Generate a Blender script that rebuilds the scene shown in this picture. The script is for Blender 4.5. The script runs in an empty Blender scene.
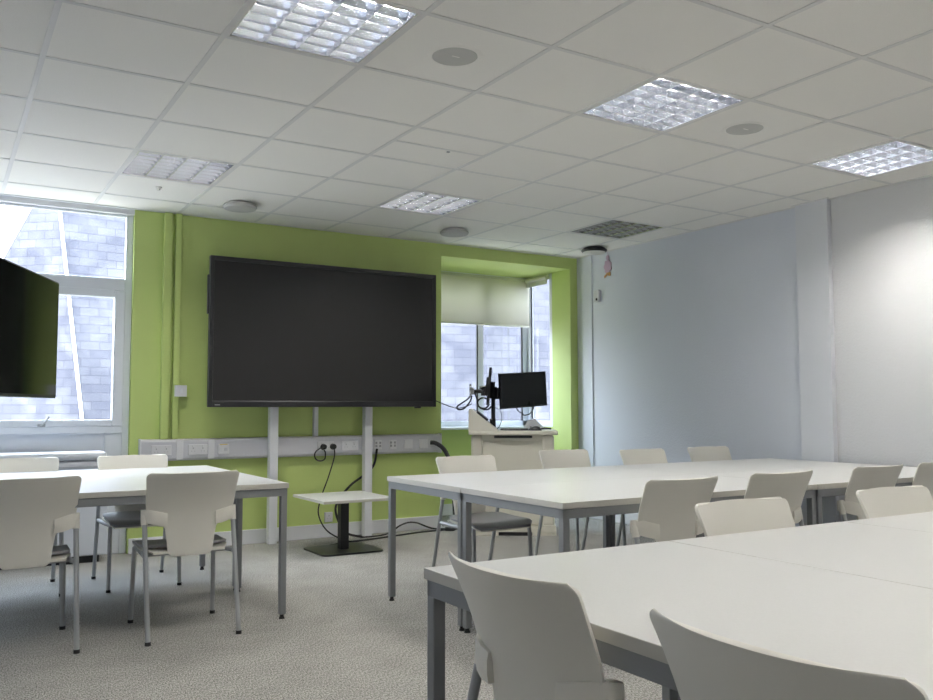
import bpy, bmesh, math, random
from mathutils import Vector, Matrix
random.seed(7)
sc = bpy.context.scene
COL = sc.collection

# ------------------------------------------------------------------ camera
F_PX, YAW, PITCH, ROLL, CH = 865.45, .5467, .066, -.0014, 1.0717
fwd = Vector((math.sin(YAW)*math.cos(PITCH), math.cos(YAW)*math.cos(PITCH), math.sin(PITCH)))
rt = Vector((math.cos(YAW), -math.sin(YAW), 0)); up = rt.cross(fwd)
r2 = rt*math.cos(ROLL)+up*math.sin(ROLL); u2 = -rt*math.sin(ROLL)+up*math.cos(ROLL)
cam = bpy.data.objects.new('camera', bpy.data.cameras.new('camera'))
cam.data.sensor_width = 36; cam.data.lens = F_PX/933*36; cam.data.clip_start = .02
m = Matrix((r2, u2, -fwd)).transposed().to_4x4(); m.translation = (0, 0, CH)
cam.matrix_world = m
COL.objects.link(cam); sc.camera = cam

# ------------------------------------------------------------------ sky, light, exposure
SKY = 7.2
TUBE = 92.0
wd = bpy.data.worlds.new('sky'); sc.world = wd; wd.use_nodes = True
nt = wd.node_tree; nt.nodes.clear()
bg = nt.nodes.new('ShaderNodeBackground'); out = nt.nodes.new('ShaderNodeOutputWorld')
tc = nt.nodes.new('ShaderNodeTexCoord'); sp = nt.nodes.new('ShaderNodeSeparateXYZ'); cr = nt.nodes.new('ShaderNodeValToRGB')
nt.links.new(tc.outputs['Generated'], sp.inputs[0]); nt.links.new(sp.outputs['Z'], cr.inputs[0])
cr.color_ramp.elements[0].position = .0; cr.color_ramp.elements[0].color = (.27, .27, .27, 1)
e_ = cr.color_ramp.elements.new(.012); e_.color = (.76, .81, .90, 1)
cr.color_ramp.elements[2].position = .6; cr.color_ramp.elements[2].color = (.72, .83, 1, 1)
nt.links.new(cr.outputs[0], bg.inputs[0]); bg.inputs[1].default_value = SKY
nt.links.new(bg.outputs[0], out.inputs[0])
sc.view_settings.view_transform = 'Standard'; sc.view_settings.look = 'None'
sc.view_settings.gamma = 1; sc.view_settings.use_curve_mapping = False
sc.view_settings.exposure = 1.28
sc.cycles.max_bounces = 10; sc.cycles.diffuse_bounces = 6; sc.cycles.glossy_bounces = 4
sc.cycles.transparent_max_bounces = 12
sc.cycles.caustics_reflective = False; sc.cycles.caustics_refractive = False
sc.cycles.sample_clamp_indirect = 4.0; sc.cycles.use_denoising = True
def portal(name, loc, rot, sx, sy):
    l = bpy.data.lights.new(name, 'AREA'); l.shape = 'RECTANGLE'; l.size = sx; l.size_y = sy
    l.cycles.is_portal = True
    o = bpy.data.objects.new(name, l); o.location = loc; o.rotation_euler = rot; COL.objects.link(o)
portal('window_portal', (.1, 6.95, 1.75), (math.radians(-90), 0, 0), 2.2, 1.6)
portal('bay_portal', (4.61, 7.66, 1.7), (math.radians(-90), 0, 0), 1.5, 1.7)
portal('bay_side_portal', (5.46, 7.32, 1.6), (0, math.radians(90), 0), 1.5, .5)

# ------------------------------------------------------------------ materials
def mat(name, col, rough=.6, metal=0, bump=None, vary=None, emit=None, spec=.5, coat=0):
    mt = bpy.data.materials.new(name); mt.use_nodes = True
    n = mt.node_tree; b = n.nodes['Principled BSDF']
    b.inputs['Base Color'].default_value = (*col, 1); b.inputs['Roughness'].default_value = rough
    b.inputs['Metallic'].default_value = metal; b.inputs['Specular IOR Level'].default_value = spec
    b.inputs['Coat Weight'].default_value = coat
    t = n.nodes.new('ShaderNodeTexCoord')
    if vary:
        sc_, amt = vary
        no = n.nodes.new('ShaderNodeTexNoise'); no.inputs['Scale'].default_value = sc_; no.inputs['Detail'].default_value = 3
        n.links.new(t.outputs['Object'], no.inputs['Vector'])
        rp = n.nodes.new('ShaderNodeValToRGB')
        rp.color_ramp.elements[0].position = .3; rp.color_ramp.elements[1].position = .7
        rp.color_ramp.elements[0].color = (*[c*(1-amt) for c in col], 1); rp.color_ramp.elements[1].color = (*[min(1, c*(1+amt)) for c in col], 1)
        n.links.new(no.outputs['Fac'], rp.inputs[0]); n.links.new(rp.outputs[0], b.inputs['Base Color'])
    if bump:
        sc_, st, dist = bump
        no = n.nodes.new('ShaderNodeTexNoise'); no.inputs['Scale'].default_value = sc_; no.inputs['Detail'].default_value = 4
        n.links.new(t.outputs['Object'], no.inputs['Vector'])
        bp = n.nodes.new('ShaderNodeBump'); bp.inputs['Strength'].default_value = st; bp.inputs['Distance'].default_value = dist
        n.links.new(no.outputs['Fac'], bp.inputs['Height']); n.links.new(bp.outputs[0], b.inputs['Normal'])
    if emit:
        b.inputs['Emission Color'].default_value = (*emit[0], 1); b.inputs['Emission Strength'].default_value = emit[1]
    return mt
M = {}
M['green'] = mat('green_paint', (.49, .60, .20), .55, vary=(3, .03), bump=(160, .25, .002))
M['bluewhite'] = mat('woodchip_wall_paint', (.71, .735, .80), .65, bump=(70, .55, .005))
M['greywhite'] = mat('grey_white_woodchip', (.74, .74, .75), .65, bump=(70, .55, .005))
M['pilaster'] = mat('smooth_pale_paint', (.73, .745, .785), .6)
M['white_paint'] = mat('white_paint', (.74, .75, .78), .4)
M['upvc'] = mat('white_upvc', (.72, .75, .80), .3)
M['cream'] = mat('cream_laminate', (.635, .632, .615), .32, vary=(180, .02))
M['edge'] = mat('cream_edge_band', (.54, .525, .48), .45)
M['plastic'] = mat('cream_plastic', (.76, .74, .675), .38, bump=(500, .08, .001))
M['plastic_edge'] = mat('chair_arm_plastic', (.80, .775, .70), .33)
M['pad'] = mat('grey_seat_pad', (.30, .30, .305), .36, bump=(420, .2, .001))
M['legmetal'] = mat('silver_painted_steel', (.40, .41, .42), .38, metal=.35)
M['tablesteel'] = mat('grey_painted_steel', (.25, .26, .27), .42, metal=.25)
M['blackplastic'] = mat('black_plastic', (.012, .012, .014), .35)
M['rubber'] = mat('black_rubber', (.01, .01, .01), .6)
M['screen'] = mat('matt_dark_screen', (.016, .0155, .016), .5, spec=.3, bump=(900, .05, .0005))
M['gloss_screen'] = mat('glossy_black_screen', (.004, .005, .004), .09)
M['trunk'] = mat('grey_white_pvc', (.60, .60, .64), .4)
M['socket'] = mat('socket_plastic', (.70, .70, .72), .3)
M['yellow'] = mat('yellow_sticker', (.75, .55, .12), .6)
M['heater'] = mat('heater_enamel', (.66, .68, .72), .35)
M['louvre'] = mat('brushed_aluminium_louvre', (.72, .75, .82), .13, metal=.95)
M['dark_reflection_louvre'] = mat('louvre_with_dark_reflection', (.50, .51, .49), .2, metal=1)  # same louvre metal, darkened in colour for the dark floor it reflects
M['lampwhite'] = mat('luminaire_white', (.75, .74, .70), .4)
M['tube'] = mat('lit_fluorescent_tube', (.9, .9, .9), .5, emit=((1.0, .975, .93), TUBE))
M['tube_off'] = mat('unlit_fluorescent_tube', (.35, .36, .36), .3)
M['tile'] = mat('mineral_fibre_tile', (.87, .855, .815), .9, vary=(260, .045), bump=(240, .3, .002))
M['tbar'] = mat('ceiling_tbar', (.72, .715, .70), .5)
M['lectern'] = mat('lectern_cream', (.78, .75, .65), .4)
M['blind'] = mat('cream_blind_fabric', (.62, .61, .56), .85, bump=(300, .15, .001))
M['paper'] = mat('white_paper', (.82, .84, .88), .7)
M['pink'] = mat('pink_card', (.62, .45, .58), .8)
M['orange'] = mat('orange_card', (.62, .35, .13), .8)
M['greyplastic'] = mat('grey_plastic', (.36, .37, .38), .4)
M['grille'] = mat('speaker_grille', (.50, .50, .48), .7, bump=(700, .4, .002))
M['lead'] = mat('lead_flashing', (.75, .77, .80), .5)
# translucent look of the blind against the window
def blind_mat():
    mt = bpy.data.materials.new('roller_blind_cloth'); mt.use_nodes = True; n = mt.node_tree; n.nodes.clear()
    o = n.nodes.new('ShaderNodeOutputMaterial'); mx = n.nodes.new('ShaderNodeMixShader'); mx.inputs[0].default_value = .34
    d = n.nodes.new('ShaderNodeBsdfDiffuse'); d.inputs[0].default_value = (.80, .79, .73, 1)
    t = n.nodes.new('ShaderNodeBsdfTranslucent'); t.inputs[0].default_value = (.80, .78, .68, 1)
    n.links.new(d.outputs[0], mx.inputs[1]); n.links.new(t.outputs[0], mx.inputs[2]); n.links.new(mx.outputs[0], o.inputs[0])
    return mt
M['blindcloth'] = blind_mat()
def glass_mat():
    mt = bpy.data.materials.new('window_glass'); mt.use_nodes = True; n = mt.node_tree; n.nodes.clear()
    o = n.nodes.new('ShaderNodeOutputMaterial'); mx = n.nodes.new('ShaderNodeMixShader')
    lw = n.nodes.new('ShaderNodeLayerWeight'); pw = n.nodes.new('ShaderNodeMath'); pw.operation = 'POWER'; pw.inputs[1].default_value = 5
    lw.inputs[0].default_value = .5; n.links.new(lw.outputs['Facing'], pw.inputs[0])
    fr = n.nodes.new('ShaderNodeMath'); fr.operation = 'MULTIPLY_ADD'; fr.inputs[1].default_value = .7; fr.inputs[2].default_value = .03
    n.links.new(pw.outputs[0], fr.inputs[0])
    t = n.nodes.new('ShaderNodeBsdfTransparent'); t.inputs[0].default_value = (.97, .98, .98, 1)
    g = n.nodes.new('ShaderNodeBsdfGlossy'); g.inputs['Roughness'].default_value = .02
    n.links.new(fr.outputs[0], mx.inputs[0]); n.links.new(t.outputs[0], mx.inputs[1]); n.links.new(g.outputs[0], mx.inputs[2])
    n.links.new(mx.outputs[0], o.inputs[0]); return mt
M['glass'] = glass_mat()
def carpet_mat():
    mt = bpy.data.materials.new('grey_loop_carpet'); mt.use_nodes = True; n = mt.node_tree; b = n.nodes['Principled BSDF']
    b.inputs['Roughness'].default_value = .95; b.inputs['Specular IOR Level'].default_value = .1
    t = n.nodes.new('ShaderNodeTexCoord'); mp = n.nodes.new('ShaderNodeMapping'); mp.inputs['Scale'].default_value = (1.6, .7, 1)
    mp.inputs['Rotation'].default_value = (0, 0, .35)
    n.links.new(t.outputs['Object'], mp.inputs[0])
    a = n.nodes.new('ShaderNodeTexNoise'); a.inputs['Scale'].default_value = 115; a.inputs['Detail'].default_value = 5; a.inputs['Roughness'].default_value = .8
    n.links.new(mp.outputs[0], a.inputs['Vector'])
    r = n.nodes.new('ShaderNodeValToRGB'); e = r.color_ramp.elements
    e[0].position = .40; e[0].color = (.115, .112, .104, 1); e[1].position = .60; e[1].color = (.61, .595, .56, 1)
    n.links.new(a.outputs['Fac'], r.inputs[0])
    c = n.nodes.new('ShaderNodeTexNoise'); c.inputs['Scale'].default_value = 5; c.inputs['Detail'].default_value = 3
    n.links.new(t.outputs['Object'], c.inputs['Vector'])
    r3 = n.nodes.new('ShaderNodeValToRGB'); e = r3.color_ramp.elements
    e[0].position = .3; e[0].color = (.86, .86, .86, 1); e[1].position = .7; e[1].color = (1, 1, 1, 1)
    n.links.new(c.outputs['Fac'], r3.inputs[0])
    mx = n.nodes.new('ShaderNodeMix'); mx.data_type = 'RGBA'; mx.blend_type = 'MULTIPLY'; mx.inputs[0].default_value = 1
    n.links.new(r.outputs[0], mx.inputs[6]); n.links.new(r3.outputs[0], mx.inputs[7]); n.links.new(mx.outputs[2], b.inputs['Base Color'])
    bp = n.nodes.new('ShaderNodeBump'); bp.inputs['Strength'].default_value = .6; bp.inputs['Distance'].default_value = .004
    n.links.new(a.outputs['Fac'], bp.inputs['Height']); n.links.new(bp.outputs[0], b.inputs['Normal'])
    return mt
M['carpet'] = carpet_mat()
def slate_mat():
    mt = bpy.data.materials.new('weathered_slate'); mt.use_nodes = True; n = mt.node_tree; b = n.nodes['Principled BSDF']
    b.inputs['Roughness'].default_value = .85; b.inputs['Specular IOR Level'].default_value = .2
    t = n.nodes.new('ShaderNodeTexCoord')
    br = n.nodes.new('ShaderNodeTexBrick'); br.inputs['Scale'].default_value = 1
    br.inputs['Brick Width'].default_value = .25; br.inputs['Row Height'].default_value = .118
    br.inputs['Mortar Size'].default_value = .005; br.inputs['Mortar Smooth'].default_value = .3
    br.inputs['Color1'].default_value = (.078, .080, .095, 1); br.inputs['Color2'].default_value = (.105, .106, .117, 1)
    br.inputs['Mortar'].default_value = (.058, .058, .070, 1)
    n.links.new(t.outputs['UV'], br.inputs['Vector'])
    no = n.nodes.new('ShaderNodeTexNoise'); no.inputs['Scale'].default_value = 1.7; no.inputs['Detail'].default_value = 6; no.inputs['Distortion'].default_value = 1.2
    n.links.new(t.outputs['UV'], no.inputs['Vector'])
    r = n.nodes.new('ShaderNodeValToRGB'); e = r.color_ramp.elements
    e[0].position = .38; e[0].color = (.84, .84, .90, 1); e[1].position = .66; e[1].color = (1.3, 1.28, 1.27, 1)
    n.links.new(no.outputs['Fac'], r.inputs[0])
    mx = n.nodes.new('ShaderNodeMix'); mx.data_type = 'RGBA'; mx.blend_type = 'MULTIPLY'; mx.inputs[0].default_value = 1
    n.links.new(br.outputs['Color'], mx.inputs[6]); n.links.new(r.outputs[0], mx.inputs[7]); n.links.new(mx.outputs[2], b.inputs['Base Color'])
    bp = n.nodes.new('ShaderNodeBump'); bp.inputs['Strength'].default_value = .25; bp.inputs['Distance'].default_value = .01
    n.links.new(br.outputs['Fac'], bp.inputs['Height']); bp.invert = True; n.links.new(bp.outputs[0], b.inputs['Normal'])
    return mt
M['slate'] = slate_mat()

# ------------------------------------------------------------------ mesh helpers
def link(name, bm, material, parent=None, smooth=False, loc=None):
    bmesh.ops.recalc_face_normals(bm, faces=bm.faces)
    me = bpy.data.meshes.new(name); bm.to_mesh(me); bm.free()
    mats = material if isinstance(material, (list, tuple)) else [material]
    for q in mats: me.materials.append(M[q])
    o = bpy.data.objects.new(name, me); COL.objects.link(o)
    if smooth:
        for p in me.polygons: p.use_smooth = True
        me.set_sharp_from_angle(angle=math.radians(38))
    if parent: o.parent = parent
    if loc: o.location = loc
    return o
def B(): return bmesh.new()
def box(bm, x0, x1, y0, y1, z0, z1, bev=0, mi=0):
    r = bmesh.ops.create_cube(bm, size=1)
    vs = r['verts']
    for v in vs:
        v.co = Vector(((x0+x1)/2+v.co.x*(x1-x0), (y0+y1)/2+v.co.y*(y1-y0), (z0+z1)/2+v.co.z*(z1-z0)))
    fs = set(f for v in vs for f in v.link_faces)
    for f in fs: f.material_index = mi
    if bev > 0:
        es = list(set(e for v in vs for e in v.link_edges))
        rr = bmesh.ops.bevel(bm, geom=es, offset=bev, segments=2, affect='EDGES', profile=.5)
        for f in rr['faces']: f.material_index = mi
    return bm
def cyl(bm, c, r, h, seg=24, axis='Z', r2=None, mi=0):
    mt = Matrix.Translation(Vector(c))
    if axis == 'X': mt = mt @ Matrix.Rotation(math.pi/2, 4, 'Y')
    if axis == 'Y': mt = mt @ Matrix.Rotation(math.pi/2, 4, 'X')
    q = bmesh.ops.create_cone(bm, cap_ends=True, segments=seg, radius1=r, radius2=r if r2 is None else r2, depth=h, matrix=mt)
    for v in q['verts']:
        for f in v.link_faces: f.material_index = mi
    return bm
def catmull(pts, n=8):
    P = [Vector(p) for p in pts]
    if len(P) < 3: return P
    P = [P[0]*2-P[1]]+P+[P[-1]*2-P[-2]]; o = []
    for i in range(1, len(P)-2):
        for k in range(n):
            t = k/n; a, b, c, d = P[i-1:i+3]
            o.append(.5*((2*b)+(c-a)*t+(2*a-5*b+4*c-d)*t*t+(3*b-a-3*c+d)*t**3))
    o.append(P[-2]); return o
def tube(bm, pts, r, seg=10, smooth=True, n=8, flat=1.0, mi=0):
    P = catmull(pts, n) if smooth else [Vector(p) for p in pts]
    rings = []; pu = None
    for i, p in enumerate(P):
        if i == 0: t = P[1]-P[0]
        elif i == len(P)-1: t = P[-1]-P[-2]
        else: t = (P[i+1]-P[i]).normalized()+(P[i]-P[i-1]).normalized()
        t.normalize()
        if pu is None:
            a = Vector((0, 0, 1)) if abs(t.z) < .9 else Vector((0, 1, 0)); pu = t.cross(a).normalized()
        pu = (pu-t*pu.dot(t)).normalized(); w = t.cross(pu)
        rings.append([bm.verts.new(p+pu*(math.cos(k*2*math.pi/seg)*r*flat)+w*(math.sin(k*2*math.pi/seg)*r)) for k in range(seg)])
    for a, b in zip(rings, rings[1:]):
        for k in range(seg): bm.faces.new((a[k], a[(k+1) % seg], b[(k+1) % seg], b[k])).material_index = mi
    bm.faces.new(rings[0]); bm.faces.new(rings[-1][::-1])
    return bm
def prism(bm, poly, y0, y1, axis='Y', mi=0):
    # poly = list of 2-D points; extruded along axis
    def P(a, b, t):
        return {'Y': (a, t, b), 'X': (t, a, b), 'Z': (a, b, t)}[axis]
    A = [bm.verts.new(P(a, b, y0)) for a, b in poly]; Bv = [bm.verts.new(P(a, b, y1)) for a, b in poly]
    n = len(A)
    for k in range(n): bm.faces.new((A[k], A[(k+1) % n], Bv[(k+1) % n], Bv[k])).material_index = mi
    bm.faces.new(A[::-1]).material_index = mi; bm.faces.new(Bv).material_index = mi
    return bm
def lathe(bm, prof, c=(0, 0, 0), seg=32, mi=0):
    rings = []
    for r, z in prof:
        rings.append([bm.verts.new((c[0]+max(r, 1e-5)*math.cos(k*2*math.pi/seg), c[1]+max(r, 1e-5)*math.sin(k*2*math.pi/seg), c[2]+z)) for k in range(seg)])
    for a, b in zip(rings, rings[1:]):
        for k in range(seg): bm.faces.new((a[k], a[(k+1) % seg], b[(k+1) % seg], b[k])).material_index = mi
    bmesh.ops.remove_doubles(bm, verts=bm.verts, dist=2e-5)
    return bm
def tag(o, label, cat, group=None, kind=None):
    o['label'] = label; o['category'] = cat
    if group: o['group'] = group
    if kind: o['kind'] = kind
    return o
def thing(name, label, cat, loc=(0, 0, 0), rz=0, group=None):
    o = bpy.data.objects.new(name, None); COL.objects.link(o); o.empty_display_size = .1
    o.location = loc; o.rotation_euler = (0, 0, rz)
    return tag(o, label, cat, group)
def struct(name, bm, m_, label=None, parent=None):
    o = link(name, bm, m_, parent)
    if not parent:
        o['kind'] = 'structure'
    if label: o['label'] = label
    return o
def dup(root, loc, rz, label):
    def cp(o, par):
        c = o.copy(); COL.objects.link(c)
        if par: c.parent = par
        for ch in list(kids.get(o, [])): cp(ch, c)
        return c
    kids = {}
    for o in bpy.data.objects:
        if o.parent: kids.setdefault(o.parent, []).append(o)
    r = cp(root, None); r.location = loc; r.rotation_euler = (0, 0, rz); r['label'] = label
    return r

# ------------------------------------------------------------------ room shell
ZC = 2.565; WY = 6.80; RX = 5.44; LX = -1.0; NY = -3.2
BX0, BX1, BY, BZ = 3.87, 5.35, 7.54, 2.45
struct('floor', box(B(), LX-.3, RX+.3, NY-.3, BY+.3, -.12, 0), 'carpet', 'grey speckled loop pile carpet')
bm = B()
box(bm, 1.215, BX0, WY, WY+.30, 0, ZC+.3)
box(bm, BX0, BX1, WY, WY+.16, BZ, ZC+.3)
box(bm, BX1, RX, WY, WY+.30, 0, ZC+.3)
struct('wall_far', bm, 'green', 'lime green painted wall behind the big display')
bm = B()   # recess of the bay
box(bm, BX0-.12, BX0, WY+.30, BY+.14, 0, BZ+.12)
box(bm, BX0, BX1+.14, BY, BY+.14, 0, .87)
box(bm, BX1, BX1+.14, WY+.30, BY, 0, .87)
box(bm, BX0-.12, BX1+.14, WY+.16, BY+.14, BZ, BZ+.12)
struct('wall_bay', bm, 'green', 'lime green window recess')
struct('wall_right', box(box(B(), RX, RX+.3, 4.02, WY+.30, 0, ZC+.3), RX, RX+.3, NY, 4.02, 0, ZC+.3, 0, 1), ['bluewhite', 'greywhite'], 'pale grey textured wall')  # bluer tone beyond the pilaster, greyer tone on the near side
struct('trim_1', box(B(), RX-.045, RX, 3.89, 4.16, 0, ZC, .003), 'pilaster', 'pale pilaster standing proud of the right wall')
struct('wall_left', box(B(), LX-.3, LX, NY, WY+.3, 0, ZC+.3), 'bluewhite')
struct('wall_near', box(B(), LX-.3, RX+.3, NY-.3, NY, 0, ZC+.3), 'bluewhite')
bm = B()
for x0, x1 in ((1.222, BX0), (BX1, RX)): box(bm, x0, x1, WY-.018, WY, 0, .11, .003)
box(bm, BX0, BX1, BY-.018, BY, 0, .11, .003)
struct('baseboard_far', bm, 'white_paint')
bm = B(); box(bm, RX-.018, RX, NY, 3.89, 0, .11, .003); box(bm, RX-.018, RX, 4.16, WY-.018, 0, .11, .003)
struct('baseboard_right', bm, 'white_paint')

# ceiling: tiles leave a hole where a light panel sits
GX, GY = .3278, 3.4066
LIT = [(1, -1), (4, -1), (7, -1), (1, 3), (4, 3), (1, -5), (4, -5), (7, -5), (1, -9), (4, -9), (7, -9)]
DARK = [(7, 3)]
holes = set(LIT+DARK)
bm = B()
for i in range(-3, 9):
    for j in range(-12, 6):
        if (i, j) in holes: continue
        x0, x1 = max(GX+.6*i, LX), min(GX+.6*(i+1), RX); y0, y1 = max(GY+.6*j, NY), min(GY+.6*(j+1), WY)
        if x1-x0 < .01 or y1-y0 < .01: continue
        box(bm, x0, x1, y0, y1, ZC, ZC+.015)
ceil_o = struct('ceiling', bm, 'tile', 'suspended ceiling of pale square tiles')
bm = B()
for i in range(-2, 9): 
    x = GX+.6*i
    if i <= 8: box(bm, x-.012, x+.012, NY, WY, ZC-.003, ZC+.004)
for j in range(-11, 6):
    y = GY+.6*j; box(bm, LX, RX, y-.0115, y+.0115, ZC-.0028, ZC+.004)
box(bm, GX+1.8, GX+2.4, GY+.6*1.45-.009, GY+.6*1.45+.009, ZC-.003, ZC+.004)
box(bm, LX, RX, WY-.022, WY, ZC-.005, ZC+.004); box(bm, RX-.022, RX, NY, WY, ZC-.005, ZC+.004)
box(bm, RX-.067, RX-.045, 3.87, 4.18, ZC-.005, ZC+.004)
link('ceiling_grid', bm, 'tbar', ceil_o)
bm = B(); box(bm, LX-.3, RX+.3, NY-.3, WY+.16, ZC+.20, ZC+.3)
struct('trim_2', bm, 'white_paint', 'soffit slab above the suspended ceiling')

# ------------------------------------------------------------------ left window
bm = B(); Y0, Y1 = 6.845, 6.888
WX0, WX1 = LX, 1.215
box(bm, 1.165, WX1, Y0, Y1, 0, ZC, .004)                     # jamb
box(bm, WX0, 1.165, Y0, Y1, 2.505, ZC, .004)                 # head
box(bm, WX0, 1.165, Y0-.008, Y1, 1.945, 2.035, .006)         # transom
box(bm, WX0, 1.165, Y0-.012, Y1, .885, .935, .004)           # cill rail
box(bm, -.06, .02, Y0, Y1, .9, 2.505, .004)                  # mullion left of the frame
w1 = struct('window_1', bm, 'upvc', 'tall white framed window with a fixed top pane')
bm = B()   # opening casement
box(bm, 1.092, 1.168, Y0-.018, Y0+.038, .935, 1.94, .006); box(bm, .022, .085, Y0-.018, Y0+.038, .935, 1.94, .006)
box(bm, .085, 1.092, Y0-.018, Y0+.038, .935, .985, .006); box(bm, .085, 1.092, Y0-.018, Y0+.038, 1.89, 1.948, .006)
cas = link('casement', bm, 'upvc', w1)
bm = B(); tube(bm, [(.62, Y0-.03, .945), (.635, Y0-.05, .955), (.67, Y0-.06, 1.01)], .006); box(bm, .60, .65, Y0-.034, Y0-.012, .935, .957, .003)
link('casement_stay', bm, 'greyplastic', cas)
for (x0, x1, z0, z1, par) in ((.08, 1.097, .98, 1.895, cas), (.015, 1.17, 2.03, 2.51, w1), (WX0, -.055, .93, 1.95, w1), (WX0, -.055, 2.03, 2.51, w1)):
    link('glass_pane', box(B(), x0, x1, Y0+.026, Y0+.034, z0, z1), 'glass', par)
bm = B(); box(bm, WX0, 1.17, Y0+.02, Y1, 0, .89); box(bm, -.02, .03, Y0+.002, Y0+.03, 0, .885, .003); box(bm, 1.05, 1.17, Y0+.004, Y0+.03, 0, .885, .003)
link('spandrel_panel', bm, 'upvc', w1)
bm = B(); box(bm, WX0, WX1, Y0-.045, Y0, ZC-.045, ZC-.004, .004)
struct('trim_3', bm, 'white_paint', 'white batten over the window head')

# ------------------------------------------------------------------ bay windows
bm = B()
box(bm, BX0, BX0+.06, BY, BY+.03, .87, BZ, .004); box(bm, 4.725, 4.795, BY, BY+.03, .92, BZ-.06, .004)
box(bm, 5.285, BX1+.03, BY, BY+.03, .87, BZ, .004)
box(bm, BX0, BX1, BY, BY+.03, .87, .93, .004); box(bm, BX0, BX1, BY, BY+.03, BZ-.06, BZ, .004)
w2 = struct('window_2', bm, 'upvc', 'white framed back window of the bay')
for x0, x1 in ((BX0+.055, 4.73), (4.79, 5.29)):
    link('glass_pane', box(B(), x0, x1, BY+.012, BY+.018, .925, BZ-.055), 'glass', w2)
bm = B(); box(bm, 5.272, 5.285, BY-.004, BY+.012, .93, BZ-.06); box(bm, 4.712, 4.725, BY-.004, BY+.012, .93, BZ-.06)
link('window_gasket', bm, 'rubber', w2)
bm = B()
box(bm, BX1, BX1+.03, BY-.07, BY, .87, BZ, .004); box(bm, BX1, BX1+.03, WY+.30, WY+.345, .87, BZ, .004)
box(bm, BX1, BX1+.03, WY+.34, BY-.07, .87, .93, .004); box(bm, BX1, BX1+.03, WY+.34, BY-.07, BZ-.06, BZ, .004)
w3 = struct('window_3', bm, 'upvc', 'narrow white framed side window of the bay')
link('glass_pane', box(B(), BX1+.012, BX1+.018, WY+.34, BY-.065, .925, BZ-.055), 'glass', w3)
link('window_gasket', box(B(), BX1-.004, BX1+.012, BY-.080, BY-.068, .93, BZ-.06), 'rubber', w3)
struct('trim_4', box(B(), BX0, BX1, BY-.17, BY, .85, .875, .006), 'upvc', 'white window board of the bay')

# ------------------------------------------------------------------ roller blinds
t = thing('roller_blind', 'wide cream roller blind pulled a third down over the bay back window', 'blind', (BX0, BY-.07, 0))
bm = B(); n = 40
top = [bm.verts.new((1.465*k/n+.003, .0-.004*math.sin(k*.8), 2.40)) for k in range(n+1)]
bot = [bm.verts.new((1.465*k/n+.003, -.006*math.sin(k*.45), 1.925)) for k in range(n+1)]
for k in range(n): bm.faces.new((top[k], top[k+1], bot[k+1], bot[k]))
fab = link('blind_fabric', bm, 'blindcloth', t, True)
sm = fab.modifiers.new('s', 'SOLIDIFY'); sm.thickness = .0015
link('bottom_bar', box(B(), .003, 1.468, -.009, .006, 1.912, 1.93, .003), 'plastic', t)
link('roller_tube', cyl(B(), (.735, .028, 2.41), .022, 1.46, axis='X'), 'blind', t, True)
t = thing('roller_blind', 'short rolled-up cream blind over the narrow bay side window', 'blind', (BX1-.05, WY+.32, 0))
link('roller_tube', cyl(B(), (0, .17, 2.405), .026, .36, axis='Y'), 'blind', t, True)
link('bottom_bar', box(B(), -.012, .003, -.005, .35, 2.335, 2.385, .004), 'blind', t)
link('pull_chain', tube(B(), [(.005, .305, 2.38), (.008, .305, 1.6), (.006, .305, 1.0), (.0, .297, .93), (-.008, .29, 1.0), (-.01, .29, 2.37)], .0035, 6), 'greyplastic', t)

# ------------------------------------------------------------------ neighbouring slate roofs
def slope(bm, quad, uvl, us=1.0):
    vs = [bm.verts.new(p) for p in quad]; f = bm.faces.new(vs)
    a, b, d = Vector(quad[0]), Vector(quad[1]), Vector(quad[-1]); ex = (b-a).normalized(); n = ex.cross(d-a).normalized(); ey = n.cross(ex)
    for l in f.loops:
        q = l.vert.co-a; l[uvl].uv = (q.dot(ex)*us, q.dot(ey)*us)
    return f
def slate_house(name, faces, label, extra=None):
    bm = B(); uvl = bm.loops.layers.uv.new('UVMap')
    for q in faces: slope(bm, q, uvl)
    o = bpy.data.objects.new(name, None); COL.objects.link(o); tag(o, label, 'roof')
    me = bpy.data.meshes.new('slates'); bm.to_mesh(me); bm.free(); me.materials.append(M['slate'])
    s = bpy.data.objects.new('slates', me); COL.objects.link(s); s.parent = o
    if extra:
        for (nm, pts, r, ml) in extra: link(nm, tube(B(), pts, r, 8, False), ml, o)
    return o
slate_house('slate_roof', [
    [(1.95, 12.2, -2), (9.0, 13.4, -2), (9.0, 14.2, 4.4), (1.26, 13.0, 4.4)],
    [(-1.6, 15.2, -2), (1.95, 12.2, -2), (1.26, 13.0, 4.4), (.35, 14.6, 2.1)],
    [(1.26, 13.0, 4.4), (9.0, 14.2, 4.4), (8.6, 17, 4.2), (1.4, 16, 4.2)],
    [(.35, 14.6, 2.1), (1.26, 13.0, 4.4), (1.4, 16, 4.2), (.35, 16.4, 2.1)],
    [(9.0, 13.4, -2), (9.3, 17, -2), (8.6, 17, 4.2), (9.0, 14.2, 4.4)],
    [(9.3, 17, -2), (-1.6, 17, -2), (1.4, 16, 4.2), (8.6, 17, 4.2)],
    [(-1.6, 17, -2), (-1.6, 15.2, -2), (.35, 14.6, 2.1), (.35, 16.4, 2.1)]],
    'steep slate roof outside the left window with a pale lead hip', [('hip_flashing', [(1.95, 12.17, -2), (1.26, 12.97, 4.4)], .022, 'lead'), ('ridge_flashing', [(1.26, 13.0, 4.42), (9.0, 14.2, 4.42)], .03, 'lead')])
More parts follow.
